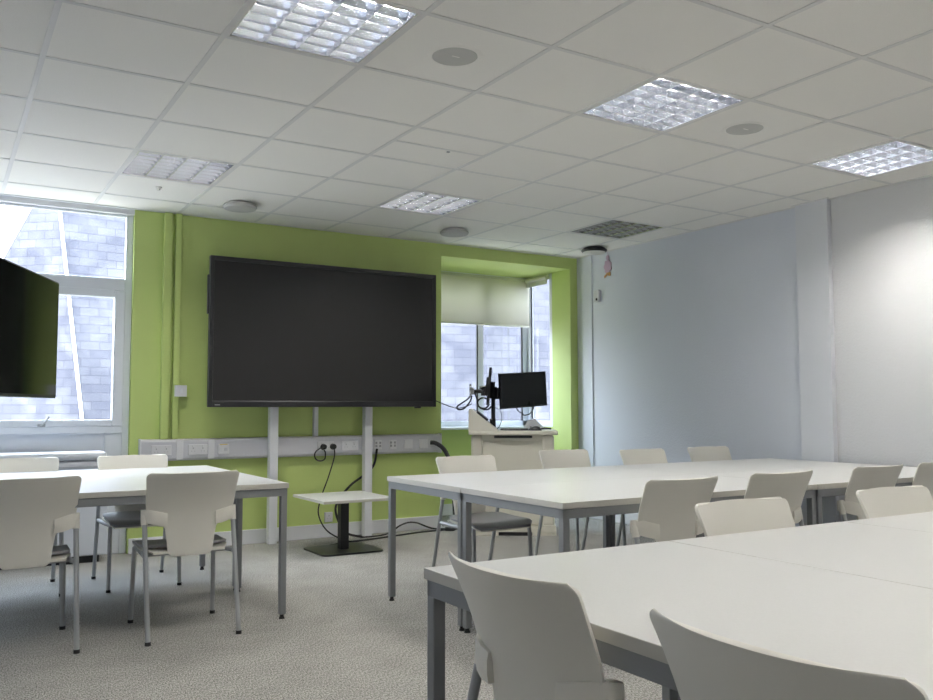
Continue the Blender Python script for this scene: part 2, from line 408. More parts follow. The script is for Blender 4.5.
slate_house('slate_roof', [
    [(4.6, 11.4, -3), (9.6, 10.0, -3), (9.6, 10.9, 7.2), (4.6, 12.3, 7.2)],
    [(9.6, 10.0, -3), (10.4, 5.5, -3), (10.9, 5.6, 7.2), (9.6, 10.9, 7.2)],
    [(4.6, 11.4, -3), (4.6, 12.3, 7.2), (6.5, 15, 7.2), (6.5, 15, -3)],
    [(4.6, 12.3, 7.2), (9.6, 10.9, 7.2), (10.9, 5.6, 7.2), (13, 12, 7.2), (6.5, 15, 7.2)],
    [(10.4, 5.5, -3), (13, 12, -3), (13, 12, 7.2), (10.9, 5.6, 7.2)],
    [(13, 12, -3), (6.5, 15, -3), (6.5, 15, 7.2), (13, 12, 7.2)]],
    'tall slate clad building face filling the bay windows')

# ------------------------------------------------------------------ ceiling lights
def make_light(lit):
    t = thing('ceiling_light', 'x', 'ceiling light')
    S = .289; D = .085
    bm = B()   # frame + housing
    for a in (-1, 1):
        box(bm, min(a*S, a*(S-.010)), max(a*S, a*(S-.010)), -S, S, -.002, D)
        box(bm, -S, S, min(a*S, a*(S-.010)), max(a*S, a*(S-.010)), -.002, D)
    link('frame', bm, 'lampwhite', t)
    link('housing', box(B(), -S, S, -S, S, D, D+.01), 'lampwhite' if lit else 'blackplastic', t)  # unlit housing is coloured black to stand for the dark seen inside it
    W = .277; nt_ = 4; nc = 7
    bm = B()   # V-shaped long reflectors between the tubes and thin curved cross blades
    for k in range(nt_+1):
        x = -W+2*W*k/nt_; w = .013
        xa, xb = max(x-w, -W), min(x+w, W)
        prism(bm, [(x-.0012 if k else x-.002, -.001), (x+.0012 if k < nt_ else x+.002, -.001), (xb+(.002 if k == nt_ else 0), .050), (xa-(0 if k else .002), .050)], -W, W)
    for k in range(nc+1):
        y = -W+2*W*k/nc; w = .010
        ya, yb = max(y-w, -W), min(y+w, W)
        for q in range(nt_):
            x0 = -W+2*W*q/nt_+.004; x1 = -W+2*W*(q+1)/nt_-.004
            prism(bm, [(y-.0008 if k else y-.002, .0), (y+.0008 if k < nc else y+.002, .0), (yb+(.002 if k == nc else 0), .034), (ya-(0 if k else .002), .034)], x0, x1, 'X')
    link('louvre', bm, 'louvre' if lit else 'dark_reflection_louvre', t)
    for k in range(nt_):
        x = -W+2*W*(k+.5)/nt_
        link('lamp_tube', cyl(B(), (x, 0, .064), .0085, 2*W-.02, 12, 'Y'), 'tube' if lit else 'tube_off', t, True)
    return t
def cell(i, j): return (GX+.6*(i+.5), GY+.6*(j+.5), ZC)
G = 'recessed square louvre lights in the ceiling'
seenl = {(1, -1): 'brightly lit square louvre light at the top left, largest of the ceiling lights',
         (4, -1): 'lit square louvre light in the ceiling between the two flush round speakers',
         (7, -1): 'lit square louvre light beside the right wall near the pilaster',
         (1, 3): 'lit square louvre light nearest the left window and wall conduits',
         (4, 3): 'lit square louvre light in the ceiling above the right side of the big display'}
l0 = make_light(True); l0.location = cell(1, -1); l0['label'] = seenl[(1, -1)]; l0['group'] = G
for c in LIT[1:]:
    o = dup(l0, cell(*c), 0, seenl.get(c, 'lit square louvre light in the ceiling behind the camera'))
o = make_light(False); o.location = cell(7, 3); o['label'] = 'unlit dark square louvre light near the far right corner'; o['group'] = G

# flush speakers and surface discs
def flush(x, y, label):
    t = thing('ceiling_speaker', label, 'ceiling speaker', (x, y, ZC), 0, 'flush round speakers in the ceiling tiles')
    link('bezel', lathe(B(), [(.112, 0), (.120, -.002), (.112, -.004), (.099, -.004), (.096, -.001), (.096, 0)]), 'tile', t, True)
    g = link('grille', lathe(B(), [(0, -.0045), (.09, -.004), (.0965, -.003), (.0965, 0), (0, 0)]), 'grille', t, True)
    link('name_badge', box(B(), -.018, .018, -.012, -.004, -.0055, -.0035), 'lampwhite', g)
flush(1.83, 3.10, 'larger flush grey round speaker in the ceiling, beside the big bright light')
flush(3.655, 3.125, 'smaller looking flush grey round speaker in the ceiling, between the two right lights')
def puck(x, y, label, mb, mf, nm, cat):
    t = thing(nm, label, cat, (x, y, ZC), 0)
    link('base', lathe(B(), [(0, 0), (.085, 0), (.10, -.008), (.10, -.022), (0, -.022)]), mb, t, True)
    link('cover', lathe(B(), [(.0, -.022), (.118, -.022), (.122, -.032), (.112, -.046), (.06, -.051), (0, -.052)]), mf, t, True)
puck(1.835, 6.20, 'pale round disc on the ceiling above the left edge of the big display', 'lampwhite', 'grille', 'wireless_access_point', 'access point')
puck(3.655, 6.20, 'pale round disc on the ceiling above the right edge of the big display', 'lampwhite', 'grille', 'wireless_access_point', 'access point')
puck(5.20, 6.24, 'black rimmed round disc on the ceiling in the far right corner', 'blackplastic', 'blackplastic', 'smoke_detector', 'detector')
dt = [o for o in bpy.data.objects if o.name.startswith('smoke_detector')][0]
link('lens', lathe(B(), [(0, -.052), (.06, -.0515), (.105, -.047), (.095, -.058), (.05, -.066), (0, -.068)]), 'lampwhite', dt, True)
tag(link('ceiling_sensor', lathe(B(), [(0, 0), (.022, 0), (.022, -.006), (.010, -.010), (.010, -.024), (0, -.026)], (1.227, 6.03, ZC)), 'lampwhite', None, True), 'tiny pale ceiling sensor stud between the lit panel and the window', 'sensor')
tag(link('ceiling_sensor', lathe(B(), [(0, 0), (.011, 0), (.011, -.004), (0, -.008)], (2.50, 4.31, ZC)), 'greyplastic', None, True), 'tiny brown ceiling stud in the middle of the narrow tile', 'sensor')

# ------------------------------------------------------------------ tables
TL, TW, TZ = 1.597, .803, .685
def make_table():
    t = thing('meeting_table', 'x', 'table')
    bm = B(); box(bm, -TL/2, TL/2, -TW/2, TW/2, TZ-.026, TZ, .0015)
    bm.normal_update()
    for f in bm.faces:
        if abs(f.normal.z) < .5: f.material_index = 1
    tp = link('tabletop', bm, ['cream', 'edge'], t)
    bm = B(); a, b = TL/2-.006, TW/2-.006
    z0, z1 = TZ-.066, TZ-.0265
    for s in (-1, 1):
        box(bm, -a, a, s*b-(.025 if s > 0 else 0), s*b+(.025 if s < 0 else 0), z0, z1, .002)
        box(bm, s*a-(.025 if s > 0 else 0), s*a+(.025 if s < 0 else 0), -b, b, z0, z1, .002)
    link('frame', bm, 'tablesteel', t)
    for sx in (-1, 1):
        for sy in (-1, 1):
            cx, cy = sx*(a-.0165), sy*(b-.0165)
            lg = link('leg', box(B(), cx-.0165, cx+.0165, cy-.0165, cy+.0165, .022, z0+.002, .003), 'tablesteel', t)
            link('foot', cyl(cyl(B(), (cx, cy, .017), .010, .014, 12), (cx, cy, .005), .015, .010, 16, r2=.012), 'rubber', lg, True)
    return t
G1 = 'two tables pushed together on the left'; G2 = 'four tables pushed together in the middle'; G3 = 'tables pushed together in the foreground'
tb = make_table(); tb.location = (1.55-TL/2, 4.30+.4025, 0); tb['group'] = G1
tb['label'] = 'left cream table nearer the camera, with two chairs tucked in on this side'
def table(x, y, rz, label, group):
    o = dup(tb, (x, y, 0), rz, label); o['group'] = group
table(1.55-TL/2, 4.30+.4025+.806, 0, 'left cream table on the window side, in front of the heater', G1)
for ix in (0, 1):
    for iy in (0, 1):
        table(2.165+TL/2+ix*1.6, 2.81+.4025+iy*.806, 0,
              ('middle row cream table %s' % [['at the near left corner of the four', 'at the near right corner, against the pilaster'],
                                             ['at the far left corner, closest to the lectern', 'at the far right corner, against the right wall']][iy][ix]), G2)
L3 = ['foreground cream table at the left end, whose corner leg shows', 'foreground cream table second from the left end, right of the seam', 'foreground cream table third from the left end, behind the second chair across', 'foreground cream table at the far right, mostly out of the picture']
for k in range(4):
    table(1.013+TW/2+k*.806, 1.865-TL/2, math.pi/2, L3[k], G3)

# ------------------------------------------------------------------ chairs
def shell_grid():
    # cross-section rows of the back shell: z, y, half width, curl
    rows = [(.368, -.186, .096, .000), (.385, -.187, .103, .002), (.42, -.189, .107, .004), (.46, -.191, .112, .006), (.50, -.194, .119, .009), (.53, -.198, .134, .014),
            (.553, -.202, .158, .022), (.573, -.207, .188, .033), (.592, -.212, .203, .040), (.62, -.222, .2055, .042), (.66, -.238, .208, .043), (.70, -.256, .210, .044), (0.7350, -0.2730, 0.2135, .045), (0.7480, -0.2791, 0.2145, .045), (0.7550, -0.2824, 0.2131, .045), (0.7600, -0.2848, 0.2099, .045), (0.7635, -0.2864, 0.2057, .045), (0.7655, -0.2873, 0.2007, .045), (0.7660, -0.2876, 0.1965, .045)]
    return rows
def make_chair():
    t = thing('meeting_chair', 'x', 'chair')
    rows = shell_grid(); bm = B(); g = []
    us = [k/9*.9 for k in range(10)]+[.93, .95, .97, .985, 1.0]; us = [-u for u in us[:0:-1]]+us; nx = len(us)-1
    for ri, (z, y, w, c) in enumerate(rows):
        r = []
        for k in range(nx+1):
            u = us[k]; au = abs(u)
            zz = z
            if ri == 0:
                d = max(0, (au-.8)/.2); zz = z+.012*d*d
            r.append(bm.verts.new((u*w, y+c*(au**2.2)*(w/.215), zz)))
        g.append(r)
    for a, b in zip(g, g[1:]):
        for k in range(nx): bm.faces.new((a[k], a[k+1], b[k+1], b[k]))
    o = link('backrest', bm, 'plastic', t, True)
    s = o.modifiers.new('thick', 'SOLIDIFY'); s.thickness = .009; s.offset = 0
    s = o.modifiers.new('round', 'BEVEL'); s.width = .003; s.segments = 2; s.limit_method = 'ANGLE'; s.angle_limit = math.radians(50)
    # arms that carry the shell on the rear legs
    for sx in (-1, 1):
        bm = B()
        secs = [((.112, -.188, .543), .031), ((.145, -.186, .549), .033), ((.172, -.178, .556), .033), ((.194, -.164, .561), .031), ((.208, -.150, .564), .029), ((.2185, -.143, .563), .024)]
        rings = []
        for (x, y, z), h in secs:
            th = .011
            pts = [(-th, -h), (th, -h), (th*1.15, -h*.4), (th*1.15, h*.5), (th, h), (-th, h), (-th*1.3, h*.5), (-th*1.3, -h*.4)]
            rings.append([bm.verts.new((sx*x, y-.010+py, z+pz)) for py, pz in pts])
        for a, b in zip(rings, rings[1:]):
            for k in range(8): bm.faces.new((a[k], a[(k+1) % 8], b[(k+1) % 8], b[k]))
        bm.faces.new(rings[0]); bm.faces.new(rings[-1][::-1])
        tube(bm, [(sx*.207, -.153, .592), (sx*.207, -.166, .522)], .0165, 12, False)
        link('back_bracket', bm, 'plastic_edge', t, True)
    # seat: grey pad and the cream shell whose rim shows at the back
    def pan(x_of, zs, th, y0, y1, ny=14, nx=16):
        bm = B(); T = []; Bo = []
        for j in range(ny+1):
            v = j/ny; y = y0+(y1-y0)*v
            rt_, rb = [], []
            for k in range(nx+1):
                u = -1+2*k/nx; x = u*x_of(v); z = zs(u, v)
                rt_.append(bm.verts.new((x, y, z))); rb.append(bm.verts.new((x*.985, y, z-th)))
            T.append(rt_); Bo.append(rb)
        for j in range(ny):
            for k in range(nx):
                bm.faces.new((T[j][k], T[j][k+1], T[j+1][k+1], T[j+1][k])); bm.faces.new((Bo[j][k], Bo[j+1][k], Bo[j+1][k+1], Bo[j][k+1]))
        for j in range(ny):
            for k in (0, nx): bm.faces.new((T[j][k], T[j+1][k], Bo[j+1][k], Bo[j][k]))
        for k in range(nx):
            for j in (0, ny): bm.faces.new((T[j][k], T[j][k+1], Bo[j][k+1], Bo[j][k]))
        return bm
    def xo(v): return .190+.016*math.sin(min(1, v*1.2)*math.pi/2)-(.03*max(0, (v-.9)/.1)**2)-(.05*max(0, (.12-v)/.12)**2)
    def zs(u, v): return .415-.020*math.sin(v*math.pi)*(1-.6*u*u)-.028*max(0, (v-.78)/.22)**2+.010*(1-v)
    link('seat_pad', pan(xo, zs, .014, -.155, .200), 'pad', t, True)
    def xo2(v): return .168+.034*math.sin(min(1, v*3)*math.pi/2)-(.025*max(0, (v-.9)/.1)**2)
    def zs2(u, v): return .4025-.020*math.sin(max(0, (v-.15)/.85)*math.pi)*(1-.6*u*u)-.028*max(0, (v-.8)/.2)**2-.010*max(0, (.14-v)/.14)
    link('seat_shell', pan(xo2, zs2, .010, -.180, .193), 'plastic', t, True)
    # steel frame
    for sx in (-1, 1):
        rl = link('rear_leg', tube(B(), [(sx*.206, -.305, .014), (sx*.207, -.228, .30), (sx*.207, -.157, .572)], .0115, 12), 'legmetal', t, True)
        fl = link('front_leg', tube(B(), [(sx*.202, .175, .014), (sx*.196, .158, .34), (sx*.193, .146, .368), (sx*.192, .115, .378), (sx*.194, -.06, .372), (sx*.205, -.190, .378)], .0115, 12, True, 6), 'legmetal', t, True)
        link('foot', cyl(B(), (sx*.206, -.306, .008), .0135, .016, 12), 'rubber', rl, True)
        link('foot', cyl(B(), (sx*.202, .175, .008), .0135, .016, 12), 'rubber', fl, True)
    for yy, zz in ((.10, .376), (-.10, .372)): link('cross_bar', cyl(B(), (0, yy, zz), .009, .385, 10, 'X'), 'legmetal', t, True)
    return t
PI = math.pi
GA, GB, GC, GD, GE, GF = 'chairs along the near side of the left tables', 'chairs along the window side of the left tables', 'chairs along the far side of the middle tables', 'chairs along the near side of the middle tables', 'chairs along the far side of the foreground tables', 'chairs at the left end of the foreground tables'
chairs = [
 (.345, 4.46, 0, 'cream chair cut by the left picture edge, back to the camera at the left tables', GA),
 (1.052, 4.415, 0, 'cream chair fully in view on the left, its back to the camera', GA),
 (1.075, 5.66, 180, 'cream chair across the left tables, nearest the green wall conduits', GB),
 (.43, 5.70, 180, 'cream chair across the left tables, in front of the heater', GB),
 (2.815, 4.43, 180, 'leftmost chair at the far side of the middle tables, in front of the lectern', GC),
 (3.79, 4.71, 180, 'second chair from the left at the far side of the middle tables', GC),
 (4.335, 4.49, 180, 'third chair from the left at the far side of the middle tables', GC),
 (5.02, 4.51, 180, 'rightmost chair at the far side of the middle tables', GC),
 (2.74, 2.92, 0, 'leftmost chair at the near side of the middle tables, its bracket ends visible', GD),
 (3.40, 2.93, 0, 'second chair from the left at the near side of the middle tables', GD),
 (4.17, 2.95, 0, 'third chair from the left at the near side of the middle tables', GD),
 (4.78, 2.97, 0, 'chair cut by the right picture edge at the near side of the middle tables', GD),
 (2.235, 1.75, 180, 'cream chair facing the camera across the foreground tables, left of the two', GE),
 (3.045, 1.75, 180, 'cream chair facing the camera across the foreground tables, right of the two', GE),
 (1.14, 1.40, 90, 'large cream chair in the foreground at the end of the table, beside its corner leg', GF),
 (1.14, .79, 90, 'closest chair, cut by the bottom picture edge in the right foreground', GF)]
c0 = make_chair()
for n, (x, y, d, lab, g) in enumerate(chairs):
    if d == 90: x += .04
    elif d == 0: y += .038
    else: y -= .038
    rz = {0: 0, 180: PI, 90: -PI/2}[d]+math.radians([0, -1.0, .8, 0, 1.0, -.6, .5, -.8, .6, -.6, 1.0, 0, .5, -.5, .4, .3][n])
    if n == 0: c0.location = (x, y, 0); c0.rotation_euler = (0, 0, rz); c0['label'] = lab; o = c0
    else: o = dup(c0, (x, y, 0), rz, lab)
    o['group'] = g

# ------------------------------------------------------------------ big display with its posts
t = thing('interactive_display', 'very large black framed interactive display standing before the green wall', 'display', (2.70, 6.60, 0))
X0, X1, Z0, Z1 = -.978, .982, 1.075, 2.226
bm = B(); box(bm, X0+.03, X1-.03, -.01, .055, Z0+.03, Z1-.03, .01); link('case', bm, 'blackplastic', t)
bm = B(); w = .034
box(bm, X0, X0+w, -.045, -.005, Z0, Z1, .005); box(bm, X1-w, X1, -.045, -.005, Z0, Z1, .005)
box(bm, X0+w-.002, X1-w+.002, -.045, -.005, Z1-w, Z1, .005); bz = box(bm, X0+w-.002, X1-w+.002, -.045, -.005, Z0, Z0+w+.014, .005)
bezel = link('bezel', bz, 'blackplastic', t)
link('screen', box(B(), X0+w, X1-w, -.036, -.008, Z0+w+.012, Z1-w), 'screen', t)
link('maker_mark', box(B(), X0+.05, X0+.09, -.0465, -.0445, Z0+.014, Z0+.020), 'greyplastic', bezel)
link('side_speaker', box(B(), X0-.012, X0, -.03, .0, 1.78, 2.08, .004), 'blackplastic', t)
link('sensor_pod', cyl(B(), (X1-.17, -.02, Z0-.004), .03, .014, 20), 'blackplastic', t, True)
t2 = thing('display_stand', 'pair of white posts running from the floor up behind the display', 'stand', (2.70, 6.60, 0))
for x in (-.425, .395):
    link('post', box(B(), x-.034, x+.034, .065, .128, 0, 2.0, .004), 'white_paint', t2)
link('crossbar', box(B(), -.466, .436, .058, .066, 1.55, 1.65, .002), 'white_paint', t2)

# ------------------------------------------------------------------ dado trunking, sockets, conduits, wall plates
t = thing('dado_trunking', 'long grey-white plastic trunking carrying sockets along the green wall', 'trunking', (0, WY, 0))
bm = B()
prism(bm, [(-.006, .670), (-.050, .676), (-.058, .690), (-.058, .815), (-.050, .829), (-.006, .835), (0, .835), (0, .670)], 1.285, 3.835, 'X')
box(bm, 1.285, 3.835, -.061, -.055, .698, .704); box(bm, 1.285, 3.835, -.061, -.055, .800, .806)
link('body', bm, 'trunk', t)
for xx in (1.277, 3.833): link('end_cap', box(B(), xx, xx+.01, -.062, 0, .666, .839, .003), 'socket', t)

def sockp(x, w, kind):
    f = link('socket_plate', box(B(), x-w/2, x+w/2, -.067, -.057, .712, .792, .003), 'socket', t)
    if kind == 'double':
        for dx in (-.036, .036):
            bm = B()
            box(bm, x+dx-.003, x+dx+.003, -.0685, -.066, .758, .768); box(bm, x+dx-.014, x+dx-.008, -.0685, -.066, .739, .743); box(bm, x+dx+.008, x+dx+.014, -.0685, -.066, .739, .743)
            link('pin_holes', bm, 'greyplastic', f)
            link('switch', box(B(), x+dx-.006, x+dx+.006, -.071, -.066, .772, .786, .001), 'socket', f)
    elif kind == 'data':
        bm = B()
        for dx in (-.018, .018):
            for z in (.733, .760): box(bm, x+dx-.009, x+dx+.009, -.0685, -.066, z, z+.018)
        link('data_ports', bm, 'greyplastic', f)
    elif kind == 'spur':
        link('yellow_sticker', box(B(), x-.03, x+.03, -.0685, -.066, .784, .79), 'yellow', f)
        link('spur_switch', box(B(), x-.03, x-.004, -.0705, -.066, .735, .765, .001), 'socket', f)
        link('fuse_carrier', box(B(), x+.006, x+.03, -.0695, -.066, .738, .762, .001), 'trunk', f)
for x, w, k in ((1.43, .146, 'double'), (1.70, .146, 'double'), (1.895, .086, 'spur'), (2.74, .146, 'double'), (2.955, .146, 'double'), (3.215, .070, 'data'), (3.355, .070, 'data'), (3.505, .086, 'blank'), (3.655, .086, 'blank')): sockp(x, w, k)
for x in (1.565, 1.80, 3.07):
    link('joint_cover', box(B(), x-.025, x+.025, -.064, -.056, .680, .826, .002), 'socket', t)
tag(link('cable_conduit', box(B(), 2.645, 2.682, WY-.04, WY, .835, 1.5, .003), 'white_paint'), 'short white vertical conduit between the display and the trunking', 'conduit')
tag(link('wall_conduit', box(B(), 1.425, 1.485, WY-.045, WY, 0.835, ZC-.006, .004), 'green'), 'green painted square conduit from ceiling to trunking, nearer the window', 'conduit', 'green conduits on the green wall')
tag(link('wall_conduit', box(B(), 1.51, 1.555, WY-.045, WY, .835, ZC-.006, .004), 'green'), 'narrower green painted conduit, nearer the display', 'conduit', 'green conduits on the green wall')
t = thing('light_switch', 'square white switch box on the green wall left of the display', 'switch', (1.562, WY, 1.198))
link('box', box(B(), -.043, .043, -.082, -.046, -.043, .043, .003), 'socket', t)
link('rocker', box(B(), -.010, .010, -.087, -.081, -.017, .017, .002), 'white_paint', t)
t = thing('wall_socket', 'small white socket just above the skirting behind the side table', 'socket', (2.79, WY, .165))
pl = link('plate', box(B(), -.034, .034, -.022, 0, -.04, .04, .003), 'socket', t)
bm = B(); box(bm, -.003, .003, -.024, -.021, .006, .018); box(bm, -.014, -.008, -.024, -.021, -.012, -.008); box(bm, .008, .014, -.024, -.021, -.012, -.008)
link('pin_holes', bm, 'greyplastic', pl)

# plugs and cables
def plug(x, label, pts, r=.0055):
    t = thing('power_cable', label, 'cable', (0, 0, 0), 0, 'black plugged cables under the display')
    bm = B(); cyl(bm, (x, WY-.082, .748), .026, .032, 20, 'Y', r2=.021)
    link('plug', bm, 'blackplastic', t, True)
    link('cord', tube(B(), pts, r, 8), 'rubber', t, True)
YW = WY-.09
plug(2.715, 'black plug with a short looped cable, left of the two plugs', [(2.715, YW-.01, .74), (2.67, YW-.01, .735), (2.635, YW, .70), (2.64, YW, .655), (2.68, YW, .635), (2.72, YW, .65), (2.725, YW, .70), (2.72, YW+.012, .72)])
plug(2.80, 'black plug, right of the two, its cable dropping behind the side table', [(2.80, YW-.01, .735), (2.795, YW-.02, .66), (2.74, YW-.03, .50), (2.67, YW-.06, .35), (2.63, YW-.10, .22), (2.66, YW-.20, .10), (2.76, YW-.30, .03), (2.86, YW-.30, .010), (3.0, YW-.25, .008)])
def cable(label, pts, r=.006, flat=1.0, nm='cable'):
    o = link(nm, tube(B(), pts, r, 8, True, 8, flat), 'rubber', None, True)
    return tag(o, label, 'cable')
cable('thick black cable behind the right white post and down behind the side table', [(3.20, WY-.075, .72), (3.18, WY-.05, .58), (3.10, WY-.035, .50), (2.98, WY-.03, .42), (2.86, WY-.05, .30), (2.82, WY-.10, .20), (2.86, WY-.20, .06), (3.0, WY-.22, .010)], .010)
cable('thin black cable lying along the skirting behind the middle tables', [(3.0, WY-.22, .008), (3.25, WY-.16, .008), (3.45, WY-.05, .06), (3.58, WY-.05, .07), (3.75, WY-.10, .010), (4.0, WY-.16, .008), (4.2, WY-.10, .008)], .007)
cable('thin black cable on the floor at the foot of the right white post', [(2.62, 6.33, .008), (2.80, 6.42, .008), (3.0, 6.45, .008), (3.2, 6.50, .008), (3.6, 6.60, .008), (4.0, 6.6, .008)], .006)
cable('broad black cable sleeve dropping from the trunking end to the floor by the lectern', [(3.72, WY-.07, .762), (3.76, WY-.10, .755), (3.82, WY-.14, .70), (3.86, WY-.18, .58), (3.875, WY-.2, .40), (3.88, WY-.22, .2), (3.86, WY-.25, .03), (3.80, WY-.2, .014)], .019, .7)
cable('thin black cable sagging from the display corner to the monitor arm bracket', [(3.66, 6.62, 1.15), (3.72, 6.5, 1.10), (3.80, 6.42, 1.065), (3.88, 6.40, 1.075), (3.93, 6.37, 1.10)], .004)

# ------------------------------------------------------------------ small pedestal side table
t = thing('side_table', 'low white square table on a single black column below the display', 'side table', (2.635, 6.12, 0))
bm = B(); box(bm, -.285, .285, -.315, .315, .385, .405, .002)
bm.normal_update()
for f in bm.faces:
    if abs(f.normal.z) < .5: f.material_index = 1
link('tabletop', bm, ['cream', 'edge'], t)
link('column', box(B(), -.033, .033, -.033, .033, .01, .385, .004), 'blackplastic', t)
bm = B(); prism(bm, [(sx*.195+.05*math.cos(a0+k*PI/12), sy*.17+.05*math.sin(a0+k*PI/12)) for sx, sy, a0 in ((1, 1, 0), (-1, 1, PI/2), (-1, -1, PI), (1, -1, 1.5*PI)) for k in range(7)], 0, .012, 'Z')
link('base_plate', bm, 'blackplastic', t)
link('mounting_plate', box(B(), -.1, .1, -.1, .1, .378, .3855), 'blackplastic', t)

# ------------------------------------------------------------------ lectern
LO = Vector((4.286, 6.275, 0)); LR = math.radians(-34)
def LP(x, y, z): return LO+Matrix.Rotation(LR, 3, 'Z') @ Vector((x, y, z))
t = thing('lectern', 'cream lectern cabinet with a raised slanted wedge in front of the bay window', 'lectern', LO, LR)
HW = .36
bm = B()
box(bm, -HW+.01, -HW+.11, -.26, -.16, .08, .835, .02); box(bm, HW-.11, HW-.01, -.26, -.16, .08, .835, .02)
box(bm, -HW+.02, -HW+.04, -.2, .28, .08, .835); box(bm, HW-.04, HW-.02, -.2, .28, .08, .835); box(bm, -HW+.03, HW-.03, .26, .28, .08, .835)
box(bm, -HW+.03, HW-.03, -.2, .27, .08, .10)
link('body', bm, 'lectern', t)
bm = B()
arc = [(-HW+.11, .10), (HW-.11, .10), (HW-.11, .80)]+[(x, .745+.055*(abs(x)/(HW-.11))**2) for x in [(HW-.11)*(1-k/6) for k in range(1, 12)]]+[(-HW+.11, .80)]
prism(bm, arc, -.232, -.215)
link('door', bm, 'lectern', t)
link('front_panel', box(B(), -HW+.08, HW-.08, -.216, -.20, .09, .83), 'lectern', t)
link('top_rail', box(B(), -HW+.10, HW-.10, -.25, -.236, .79, .838, .003), 'lectern', t)
bm = B(); box(bm, -HW-.01, HW+.02, -.29, .30, .838, .872, .006)
dk = link('deck', bm, 'lectern', t)
link('drawer_slot', box(B(), -.155, .165, -.262, -.252, .812, .832), 'blackplastic', t)
bm = B(); prism(bm, [(-HW-.01, .872), (-HW-.01, 1.055), (-HW+.012, 1.06), (-HW+.235, .880), (-HW+.235, .872)], -.285, .20)
wd_ = link('wedge_console', bm, 'lectern', t)
bm = B(); 
a = Vector((-HW+.055, 0, 1.026)); b_ = Vector((-HW+.145, 0, .953)); nrm = Vector((.628, 0, .778))
for y0, y1 in ((-.26, .05),):
    q = [a, b_, b_+nrm*.018, a+nrm*.018]
    prism(bm, [(p.x, p.z) for p in q], y0, y1)
link('control_panel', bm, 'blackplastic', wd_)
bm = B(); box(bm, -HW-.0, HW-.0, -.28, .27, .03, .085, .004); box(bm, -HW+.0, -.12, -.275, .25, .0, .03); box(bm, .16, HW, -.275, .25, 0, .03)
link('plinth', bm, 'lectern', t)
link('vent_slot', box(B(), -.12, .16, -.272, -.26, .0, .045), 'blackplastic', t)
link('side_latch', box(B(), HW-.02, HW-.005, -.15, -.10, .62, .72, .003), 'greyplastic', t)

# monitor arm, monitors
DZ = .872
t = thing('monitor_mount', 'black jointed monitor arm on a post clamped to the lectern', 'monitor arm', LP(-.165, -.05, DZ), LR)
bm = B(); tube(bm, [(0, 0, .0), (0, 0, .42)], .018, 14, False); cyl(bm, (0, 0, .008), .04, .016, 24); box(bm, -.03, .022, -.02, .02, .02, .10, .004)
link('post', bm, 'blackplastic', t, True)
bm = B(); tube(bm, [(.02, 0, .33), (-.06, .03, .34), (-.17, .0, .335)], .018, 10, False); cyl(bm, (-.08, .03, .335), .028, .07, 16); cyl(bm, (0, 0, .325), .032, .10, 18)
tube(bm, [(0, 0, .37), (-.06, .03, .38), (-.12, .02, .37)], .012, 8, False)
link('left_arm', bm, 'blackplastic', t, True)
link('wall_bracket', box(box(B(), -.205, -.19, -.05, .04, .29, .40, .003), -.19, -.165, -.03, .02, .31, .37, .003), 'greyplastic', t)
bm = B(); tube(bm, [(0, 0, .33), (.08, .12, .34), (.17, .15, .35), (.22, .09, .35)], .018, 10, False); cyl(bm, (.08, .12, .34), .028, .07, 16); cyl(bm, (.04, .03, .32), .03, .10, 16)
box(bm, .18, .27, .07, .10, .30, .40, .003)
link('right_arm', bm, 'blackplastic', t, True)
bm = B()
tube(bm, [(-.19, -.03, .31), (-.22, -.05, .27), (-.27, -.06, .235), (-.31, -.06, .205), (-.30, -.06, .18), (-.25, -.05, .19), (-.20, -.03, .25), (-.185, -.03, .30)], .007, 8)
ring = [(-.085+.05*math.cos(k*PI/5), -.05, .235+.045*math.sin(k*PI/5)) for k in range(11)]
tube(bm, ring, .007, 8)
tube(bm, [(-.16, -.03, .33), (-.14, -.05, .27), (-.12, -.05, .20), (-.05, -.05, .18), (0, -.03, .22)], .007, 8)
tube(bm, [(.01, -.02, .20), (.06, -.03, .17), (.075, -.03, .10), (.05, -.03, .03), (.02, -.02, .008)], .003, 6)
link('cable_loops', bm, 'rubber', t, True)
def monitor(loc, rz, tilt, W, H, label):
    t = thing('monitor', label, 'monitor', loc, rz); t.rotation_euler = (tilt[0], tilt[1], rz)
    link('case', box(B(), -W/2, W/2, -.012, .010, -H/2, H/2, .003), 'blackplastic', t)
    link('screen', box(B(), -W/2+.008, W/2-.008, -.0135, -.0115, -H/2+.016, H/2-.008), 'gloss_screen', t)
    link('back_hump', box(B(), -.09, .09, .010, .030, -.08, .08, .006), 'blackplastic', t)
    return t
m1 = monitor(LP(.095, -.02, 1.222), LR+math.radians(40), (0, math.radians(-3.5)), 0.535, .305, 'black monitor facing the room on the lectern, in front of the bay window')
m2 = monitor(LP(-.195, -.13, 1.247), LR+math.radians(90), (math.radians(5), 0), .50, .315, 'black monitor seen edge-on beside the arm post on the lectern')
cable('black cable hanging in a loop below the front facing monitor', [LP(*p) for p in [(.02, 0, DZ+.24), (.05, 0, DZ+.17), (.09, 0, DZ+.145), (.10, .0, DZ+.13), (.15, 0, DZ+.14), (.185, 0, DZ+.19), (.19, 0, DZ+.25)]], .005, nm='monitor_cable')
t = thing('keyboard', 'slim black keyboard on the lectern deck', 'keyboard', LP(.02, -.10, DZ), LR+math.radians(-6))
link('base', box(B(), -.12, .12, -.05, .05, .0, .014, .003), 'blackplastic', t)
bm = B()
for i in range(14):
    for j in range(5): box(bm, -.115+i*.0165, -.101+i*.0165, -.044+j*.018, -.029+j*.018, .013, .0175)
link('keys', bm, 'blackplastic', t)
t = thing('mouse', 'black computer mouse at the right of the lectern deck', 'mouse', LP(.19, -.16, DZ), LR+math.radians(70))
